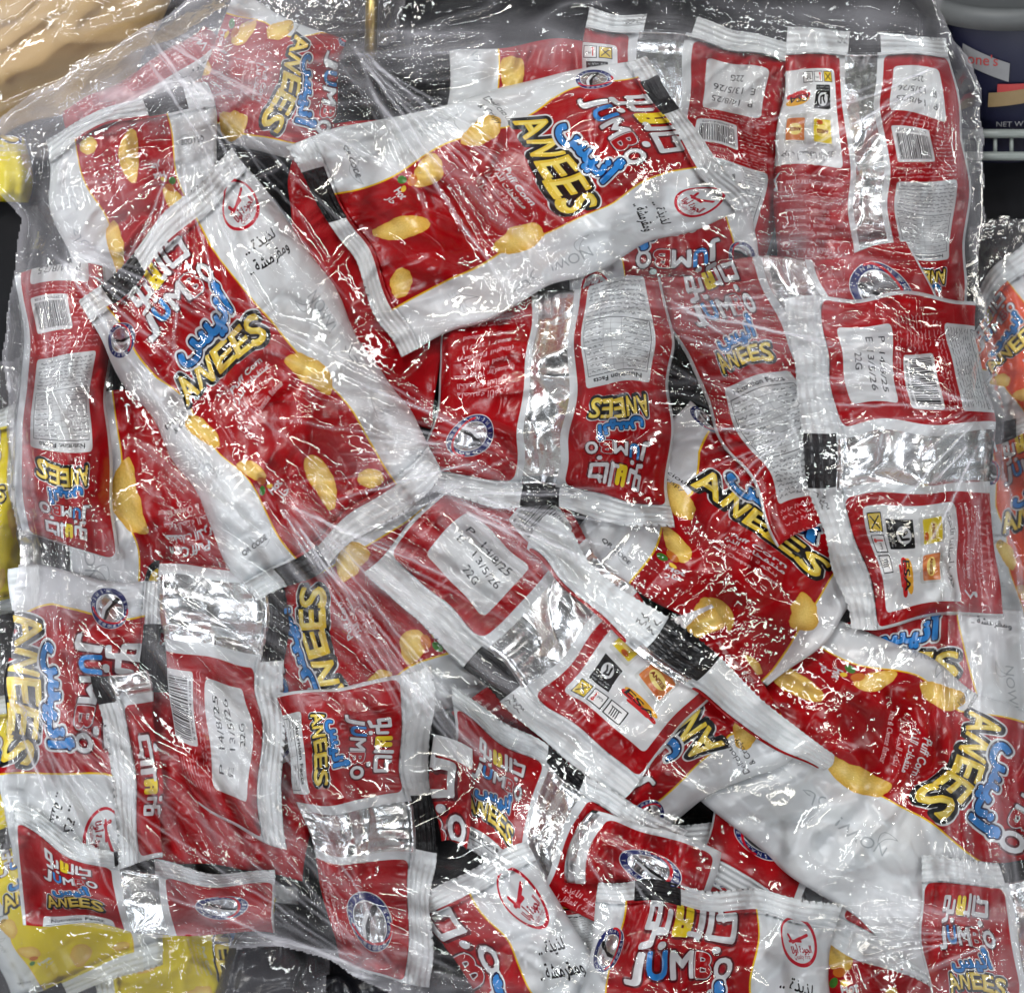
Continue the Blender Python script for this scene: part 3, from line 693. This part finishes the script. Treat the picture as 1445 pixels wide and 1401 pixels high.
# ------------------------------------------------------------------ the red packets, lowest first
F, B = MF, MB
PK = [
 # bottom fill
 (F, [(440, 900), (100, 900), (80, 560), (420, 540)], (0, 1, .3, .8), 24, 'red packet buried under the left front packet, only a dark red piece showing'),
 (F, [(640, 160), (620, 600), (420, 560), (420, 180)], (.38, .6, .62, .76), 10, 'dark red packet deep in the gap between the two large front packets'),
 (F, [(190, 1210), (200, 980), (420, 1000), (430, 1240)], (.38, .6, .62, .76), 8, 'dark red packet deep in the gap left of the printed date at the lower left'),
 (B, [(700, 1180), (1100, 1150), (1120, 1480), (720, 1500)], (0, 1, 0, 1), 20, 'buried packet showing its silver seam between the bottom packets'),
 (F, [(1180, 880), (1440, 860), (1500, 1180), (1230, 1200)], (.1, 1, .2, 1), 22, 'red and white packet deep below the turned packet with the recycling icons'),
 (B, [(82, 165), (280, 32), (325, 92), (130, 228)], (.62, .98, .5, .72), 20, 'narrow red band of a packet under milky film in the top left corner', None, 2.4),
 (F, [(640, 72), (950, 78), (960, 300), (620, 250)], (0, 1, .62, .95), 20, 'packet edge just visible behind the top middle front packet'),
 (F, [(490, 55), (452, 232), (262, 170), (335, -12)], (.12, .78, .14, .8), 30, 'hazy crumpled red packet with blue and yellow lettering near the top left', None, 2.8),
 (F, [(330, 430), (110, 450), (55, 195), (290, 120)], (0, 1, .35, 1), 30, 'white edged packet end with corn puffs under film folds at the upper left', None, 2.2),
 # upper right
 (B, [(1075, 440), (790, 380), (830, 10), (1130, 55)], (0, .8, .1, 1), 30, 'upside down packet with barcode left of the dark gap at the upper right', None, 1.7),
 (B, [(1362, 470), (1105, 480), (1112, 40), (1338, 48)], (0, .95, .08, 1), 54, 'tall upside down back of a packet with a long silver seam at the upper right', None, 1.5),
 (F, [(1050, 430), (815, 470), (800, 260), (1045, 230)], (0, 1, 0, .5), 26, 'upside down red packet end with white and yellow script below the top middle packet'),
 (F, [(1150, 1290), (1370, 1270), (1380, 1500), (1130, 1520)], (.1, .9, .55, 1), 22, 'packet with corn puffs at the bottom edge beside the small corner packet', None, 1.8),
 (B, [(1310, 1390), (985, 1240), (1040, 1080), (1360, 1220)], (0, 1, 0, .4), 20, 'dark red packet with squared white script tucked under the big white packet', None, 1.6),
 (F, [(1528, 1067), (1330, 1400), (955, 1105), (1172, 872)], (.09, 1.25, .12, .88), 42, 'big front packet at the lower right with a broad white side and tilted yellow lettering'),
 (F, [(972, 562), (1258, 779), (1092, 971), (806, 754)], (0, .83, .12, .95), 36, 'front packet with dark gold lettering on a diagonal right of centre'),
 (B, [(915, 395), (1290, 350), (1400, 640), (1100, 770)], (0, 1, .08, .62), 26, 'back of a packet with a pale table left of the long ribbed seal'),
 (B, [(1380, 428), (1412, 860), (1196, 884), (1108, 425)], (0, 1, .45, 1), 52, 'turned packet with recycling icons and a black block on its seal at the right', None, 1.3, 46.),
 # lower right
 (B, [(1290, 1215), (1560, 1215), (1590, 1520), (1310, 1560)], (0, .9, 0, .5), 30, 'small packet end standing at the bottom right corner with white script', None, 1.6),
 # centre and left
 (F, [(380, 1080), (330, 740), (600, 640), (770, 960)], (0, 1, .1, 1), 26, 'packet with half hidden sideways lettering under the film folds left of centre', None, 1.9),
 (B, [(930, 1010), (820, 1230), (640, 1000), (760, 900)], (.1, .9, 0, .5), 14, 'red sliver with white seal between the date packet and the lower centre'),
 (F, [(880, 1200), (760, 990), (1000, 850), (1130, 1050)], (0, .8, .05, .6), 16, 'white packet corner with a blue ring emblem in the lower centre'),
 (B, [(706, 625), (1005, 968), (868, 1122), (515, 806)], (0, 1, .6, 1), 34, 'packet back showing the printed date and icons in the centre', None, 1.1, 42.),
 (B, [(1150, 1092), (735, 782), (768, 728), (1178, 1066)], (0, 1, .91, 1), 5, 'narrow packet edge with a long white seal and red stripe right of the date packet', None, 1.0, 46.),
 (B, [(950, 748), (572, 700), (640, 450), (935, 395)], (0, 1, 0, .56), 40, 'upside down back of a packet with a pale table in the centre'),
 (B, [(642, 962), (972, 1172), (868, 1310), (622, 1180)], (0, 1, 0, .36), 22, 'tilted red packet end with white and yellow script below the date packet', None, 1.7),
 (B, [(835, 1140), (1010, 1200), (985, 1300), (805, 1240)], (.55, 1.02, .03, .3), 14, 'red packet piece with a large blue ring emblem near the bottom centre', None, 1.8),
 (F, [(590, 1265), (740, 1195), (890, 1450), (750, 1510)], (.45, 1, 0, .42), 24, 'curled packet with a thin red circle on white at the bottom centre', None, 1.9),
 (F, [(845, 1240), (1185, 1275), (1150, 1690), (800, 1690)], (0, 1, 0, .66), 40, 'front packet facing up at the bottom with large clear lettering and a red round seal'),
 # lower left
 (F, [(238, 826), (195, 1240), (10, 1215), (15, 800)], (0, 1, 0, .42), 34, 'sideways front packet with a blue ring emblem at the lower left', None, 1.6),
 (B, [(15, 1118), (380, 1222), (395, 1325), (25, 1297)], (0, 1, 0, .34), 24, 'flat packet end along the bottom left edge of the bag', (-42, 0, 0, 0)),
 (B, [(158, 1222), (132, 955), (208, 945), (232, 1205)], (0, .5, 0, .14), 16, 'folded packet with a long white edge over the sideways left packet'),
 (B, [(282, 1130), (222, 795), (398, 790), (402, 1195)], (0, .62, .62, 1), 34, 'sideways packet back with the printed date at the lower left'),
 (B, [(612, 935), (612, 1392), (470, 1345), (388, 985)], (0, 1, 0, .36), 56, 'sideways packet back with clear blue and yellow lettering left of the bottom centre', None, 1.4, 42.),
 (F, [(612, 1040), (668, 1050), (662, 1200), (618, 1190)], (.50, .62, .01, .2), 12, 'red sliver with a white angular letter right of the sideways packet'),
 (B, [(168, 785), (22, 750), (26, 385), (150, 370)], (0, .44, .05, .8), 34, 'upside down folded packet with barcode and table at the left edge', None, 2.2),
 # top layer
 (F, [(112, 425), (330, 205), (622, 664), (368, 850)], (0, 1, 0, 1), 46, 'large front packet at the left with yellow lettering on a slope', None, 1.2, 40.),
 (F, [(905, 72), (1066, 290), (565, 505), (405, 205)], (0, 1, 0, 1), 46, 'large front packet lying on its side at the top middle of the bag'),
]
_rb = random.Random(3)
for mat, P, win, T, label, *more in PK:
    packet(mat, P, label, win=win, bulge=more[0] if more and more[0] else tuple(_rb.uniform(-7, 15) for _ in range(4)), crease=more[1] if len(more) > 1 else _rb.uniform(.9, 1.5), sealpx=more[2] if len(more) > 2 else 33., T=T * 1.25)

# ------------------------------------------------------------------ bags
def inside(px, py, poly):
    poly = np.array(poly, float); c = np.zeros(px.shape, bool); dmin = np.full(px.shape, 1e9)
    j = len(poly) - 1
    for i in range(len(poly)):
        xi, yi = poly[i]; xj, yj = poly[j]
        cond = ((yi > py) != (yj > py)) & (px < (xj - xi) * (py - yi) / (yj - yi + 1e-12) + xi); c ^= cond
        dx, dy = xj - xi, yj - yi; t = np.clip(((px - xi) * dx + (py - yi) * dy) / (dx * dx + dy * dy + 1e-9), 0, 1)
        dmin = np.minimum(dmin, np.hypot(px - xi - t * dx, py - yi - t * dy)); j = i
    return c, dmin
def seg(px, py, a, b, wob=0, seed=0):
    """distance across and position along a straight fold"""
    dx, dy = b[0] - a[0], b[1] - a[1]; L = math.hypot(dx, dy); ux, uy = dx / L, dy / L
    t = ((px - a[0]) * ux + (py - a[1]) * uy) / L; d = (px - a[0]) * -uy + (py - a[1]) * ux
    if wob: d = d + noise2(t * L / 70., 0 * t + seed, 3 + seed) * wob + noise2(t * L / 18., 0 * t + seed, 8 + seed) * wob * .3
    return d, t
def film_bag(poly, mat, label, field, base, clearance=5, step=2.1, folds=(), regions=(), amp=1.0, name='clear_plastic_bag', loose=6, clouds=(), fans=()):
    poly = np.array(poly, float)
    x0, y0 = poly.min(0); x1, y1 = poly.max(0)
    x0, y0, x1, y1 = max(x0, -90), max(y0, -90), min(x1, 1535), min(y1, 1490)
    nx, ny = int((x1 - x0) / step), int((y1 - y0) / step)
    X, Y = np.meshgrid(np.linspace(x0, x1, nx), np.linspace(y0, y1, ny))
    Xw = X + noise2(X / 60, Y / 60, 31) * 9; Yw = Y + noise2(X / 60, Y / 60, 32) * 9
    ins, dist = inside(Xw, Yw, poly)
    low = maxf(field.h, 2)
    hull = blur(maxf(field.h, loose), loose)
    Z = field.sample(X, Y, hull) + clearance
    e = sstep(dist / 45.)
    Z = base + (Z - base) * e
    W = np.zeros_like(Z); LAY_GLINT = np.zeros_like(Z)
    # crumple everywhere: facets of several sizes, bent by the regions' pull
    W += facets(X / 260., Y / 260., 501, 30) * 14 + noise2(X / 90, Y / 90, 41) * 2.8 + crest(X / 120, Y / 120, 42, 4) * 5 + noise2(X / 30, Y / 30 + X / 90, 43) * .35
    for (cx, cy, rx, ry, ang, a, wl, ln) in regions:     # pulled areas: long folds along one direction
        wgt = np.exp(-(((X - cx) / rx) ** 2 + ((Y - cy) / ry) ** 2) ** 1.5)
        c, s_ = math.cos(math.radians(ang)), math.sin(math.radians(ang))
        al = (X - cx) * c + (Y - cy) * s_; ac = -(X - cx) * s_ + (Y - cy) * c
        ac = ac + noise2(al / 130., ac / 130., 77) * 14
        r1 = crest(ac / wl / 1.6, al / ln, int(cx), 2.2) * 1.4; r2 = noise2(ac / (wl * .8), al / (ln * .6), int(cy)) * .8
        W = W * (1 - .35 * wgt) + (r1 * a + r2 * a * .35) * wgt
        LAY_GLINT += wgt * np.clip(r1 - .55, 0, 1) * .08
    for (a, b, h, wd, lay_glint) in folds:
        d, t = seg(X, Y, a, b, 7, int(a[0] + b[1]) % 50)
        on = sstep(t * 6 + .2) * sstep((1 - t) * 6 + .2)
        W += h * np.exp(-(np.abs(d) / wd) ** 1.2) * on
        LAY_GLINT += .5 * lay_glint * np.exp(-(np.clip(np.abs(d + wd * .6), 0, None) / (wd * 1.1)) ** 2) * on  # fold whitened: partly thick film, partly a painted glint streak
    rs = np.random.RandomState(5)
    for (cx, cy, rx, ry, ang, a, wl, ln) in regions:       # thin hard creases along the pull
        for _ in range(26):
            c, s_ = math.cos(math.radians(ang + rs.normal() * 9)), math.sin(math.radians(ang + rs.normal() * 9))
            mx, my = cx + rs.uniform(-1, 1) * rx * .8, cy + rs.uniform(-1, 1) * ry * .9; L = ln * rs.uniform(.35, 1.1) / 2
            bx = (np.abs(X[0] - mx) < abs(c) * L + 60).nonzero()[0]; by = (np.abs(Y[:, 0] - my) < abs(s_) * L + 60).nonzero()[0]
            if not len(bx) or not len(by): continue
            sl = np.s_[by[0]:by[-1] + 1, bx[0]:bx[-1] + 1]
            d, t = seg(X[sl], Y[sl], (mx - c * L, my - s_ * L), (mx + c * L, my + s_ * L), 5, rs.randint(50))
            on = sstep(t * 5) * sstep((1 - t) * 5) * (np.abs(t - .5) < .5)
            wd = rs.uniform(2.2, 4.5); sg = wd * rs.uniform(.35, .8)
            W[sl] += sg * np.exp(-(np.abs(d) / wd) ** 1.3) * on
            LAY_GLINT[sl] += rs.uniform(.0, .16) ** 1.3 * np.exp(-(d / (wd * .9)) ** 2) * on  # thin white glint painted along the crease
    for (ox, oy, a0, a1, L0, n) in fans:                   # creases drawn tight from a gathered point
        for q in range(n):
            an = math.radians(a0 + (a1 - a0) * (q + rs.rand() * .8) / n); st_ = rs.uniform(0, 60); L = L0 * rs.uniform(.45, 1.05)
            p0 = (ox + math.cos(an) * st_ + rs.normal() * 9, oy + math.sin(an) * st_ + rs.normal() * 9); p1 = (ox + math.cos(an) * L, oy + math.sin(an) * L)
            bx = ((X[0] > min(p0[0], p1[0]) - 30) & (X[0] < max(p0[0], p1[0]) + 30)).nonzero()[0]; by = ((Y[:, 0] > min(p0[1], p1[1]) - 30) & (Y[:, 0] < max(p0[1], p1[1]) + 30)).nonzero()[0]
            if not len(bx) or not len(by): continue
            sl = np.s_[by[0]:by[-1] + 1, bx[0]:bx[-1] + 1]
            d, t = seg(X[sl], Y[sl], p0, p1, 4, rs.randint(60))
            on = sstep(t * 8) * sstep((1 - t) * 2.5) * (np.abs(t - .5) < .5); wd = rs.uniform(1.5, 3.6)
            W[sl] += wd * rs.uniform(.4, .9) * np.exp(-(np.abs(d) / wd) ** 1.4) * on
            LAY_GLINT[sl] += rs.uniform(.0, .5) ** 1.5 * np.exp(-(d / (wd * .6)) ** 2) * on  # tight creases carry painted white lines in place of glints
    LAY_GLINT += np.clip(noise2(X / 150., Y / 150., 61), 0, 1) * .02
    for (cx, cy, rx, ry, ang, a) in clouds:                # where the bag's mouth is gathered: several thicknesses
        c, s_ = math.cos(math.radians(ang)), math.sin(math.radians(ang)); al = (X - cx) * c + (Y - cy) * s_; ac = -(X - cx) * s_ + (Y - cy) * c
        LAY_GLINT += a * .55 * np.exp(-((al / rx) ** 2 + (ac / ry) ** 2) ** 1.4) * (.75 + .5 * noise2(X / 50., Y / 50., 62))
    LAY_GLINT = np.clip(LAY_GLINT, 0, .5)
    LAY_GLINT += .10 * np.exp(-(dist / 9.) ** 2)
    Z = Z + W * amp * np.clip(dist / 30., .25, 1)
    Z = np.maximum(Z, field.sample(X, Y, low) + 1.6)
    V = world(X, Y, Z).reshape(-1, 3)
    Fq = gridfaces(ny, nx, 0, True)
    keep = ins.ravel()[Fq].all(1)
    Fq = Fq[keep]
    used = np.unique(Fq); rem = np.zeros(nx * ny, int); rem[used] = np.arange(len(used))
    root = empty(name, (0, 0, base * S)); tag(root, label, 'plastic bag')
    build('top_film', V[used], rem[Fq], None, mat, root, attr=LAY_GLINT.ravel()[used])
    # the underside
    V2 = world(X, Y, np.full_like(Z, base - 3.)).reshape(-1, 3)
    build('bottom_film', V2[used], rem[Fq][:, ::-1], None, mat, root, attr=np.zeros(len(used)))
    return root
FILM = film_mat('clear_polythene', .0, .06, .66)
FILM2 = film_mat('milky_polythene', .05, .05, .7)
MAIN = [(-60, 215), (20, 150), (110, 90), (250, 10), (420, -70), (1250, -70), (1332, 0), (1350, 60), (1385, 120), (1392, 310), (1378, 385), (1400, 470), (1430, 740), (1446, 820), (1462, 1000), (1530, 1400), (1530, 1480), (700, 1480),
        (560, 1400), (420, 1345), (200, 1318), (30, 1300), (2, 1200), (22, 800), (4, 500), (30, 310)]
FOLDS = [((430, 740), (760, 1010), 16, 7, .30), ((400, 800), (700, 1090), 12, 6, .22), ((320, 690), (520, 860), 10, 6, .2), ((470, 90), (800, 400), 11, 7, .22),
         ((110, 700), (420, 1280), 8, 8, .12), ((180, 620), (360, 760), 9, 5, .2), ((560, 640), (800, 830), 10, 6, .22), ((200, 900), (390, 1130), 12, 7, .2), ((300, 1080), (560, 1330), 10, 8, .16),
         ((260, 200), (500, 480), 8, 5, .15), ((60, 150), (420, 130), 12, 14, .25), ((20, 420), (40, 1150), 10, 12, .2), ((500, 470), (930, 430), 7, 5, .15), ((480, 560), (720, 690), 7, 5, .2),
         ((1110, 60), (1130, 420), 9, 8, .08), ((1345, 100), (1420, 800), 8, 9, .2), ((1350, 900), (1445, 1330), 8, 9, .18), ((560, 1400), (180, 1310), 8, 14, .25), ((600, 1250), (880, 1380), 6, 8, .14),
         ((980, 10), (1330, 40), 8, 10, .12), ((560, 80), (900, 60), 8, 8, .12), ((1080, 280), (1320, 300), 6, 5, .14), ((1200, 1290), (1445, 1300), 7, 12, .2)]
REG = [(520, 850, 330, 190, 40, 9, 26, 260), (1050, 470, 190, 130, 8, 6, 17, 120), (260, 1080, 230, 200, 52, 9, 30, 240), (640, 70, 420, 110, -4, 8, 24, 150), (1180, 330, 110, 130, 2, 6, 18, 130),
       (200, 130, 240, 140, -24, 10, 34, 220), (60, 600, 70, 420, 88, 6, 26, 240), (1400, 1000, 70, 400, 86, 6, 22, 240), (520, 1330, 260, 90, 18, 6, 26, 220)]
FANS = [(60, 330, 15, 62, 620, 16), (380, 690, 22, 62, 560, 26), (620, 700, -5, 45, 330, 16), (20, 960, 28, 75, 460, 18), (930, 430, -14, 35, 330, 16), (190, 30, 18, 62, 560, 18), (560, 1385, 186, 250, 520, 20),
        (1430, 1310, 150, 200, 340, 12), (480, 50, 32, 66, 520, 14), (1340, 90, 95, 175, 360, 16), (720, 640, 150, 215, 420, 16), (1130, 600, 120, 240, 260, 14), (260, 200, 60, 120, 380, 12), (820, 1180, 20, 70, 300, 8), (1400, 560, 110, 200, 360, 14)]
CL = [(170, 100, 330, 70, -25, .42), (90, 330, 110, 70, -30, .28), (380, 130, 120, 60, 35, .2), (740, 60, 330, 38, -3, .22), (1250, 40, 140, 50, 5, .2), (1365, 220, 34, 150, 0, .16), (10, 760, 30, 420, 0, .3),
      (500, 1370, 240, 36, 20, .3), (620, 700, 120, 26, 24, .22), (1110, 350, 90, 70, 0, .12), (1400, 900, 60, 160, 0, .12), (1420, 1380, 140, 40, -20, .2), (990, 440, 120, 40, 12, .16), (1260, 650, 110, 40, 5, .1), (70, 830, 60, 40, 0, .2)]
film_bag(MAIN, FILM, 'big clear crinkled bag stuffed with red and white packets', HEAP, -52, folds=FOLDS, regions=REG, clouds=CL, loose=11, fans=FANS)
film_bag([(-90, -90), (600, -90), (560, 60), (420, 110), (250, 190), (60, 230), (-90, 200)], FILM2, 'loose clear film spread over the tan bag at the top left', LOW, GZ - 152, loose=5, step=4, regions=[(150, 90, 300, 160, -25, 9, 30, 200)])
film_bag([(1362, 318), (1440, 305), (1560, 330), (1560, 1450), (1462, 1100), (1400, 520)], FILM2, 'clear bag holding the orange packets at the right edge', LOW, GZ - 152, loose=5, step=5)
film_bag([(-90, 520), (40, 500), (60, 1250), (420, 1280), (470, 1360), (430, 1480), (-90, 1480)], FILM2, 'clear bag holding the yellow packets at the lower left', LOW, GZ - 152, loose=5, step=5)
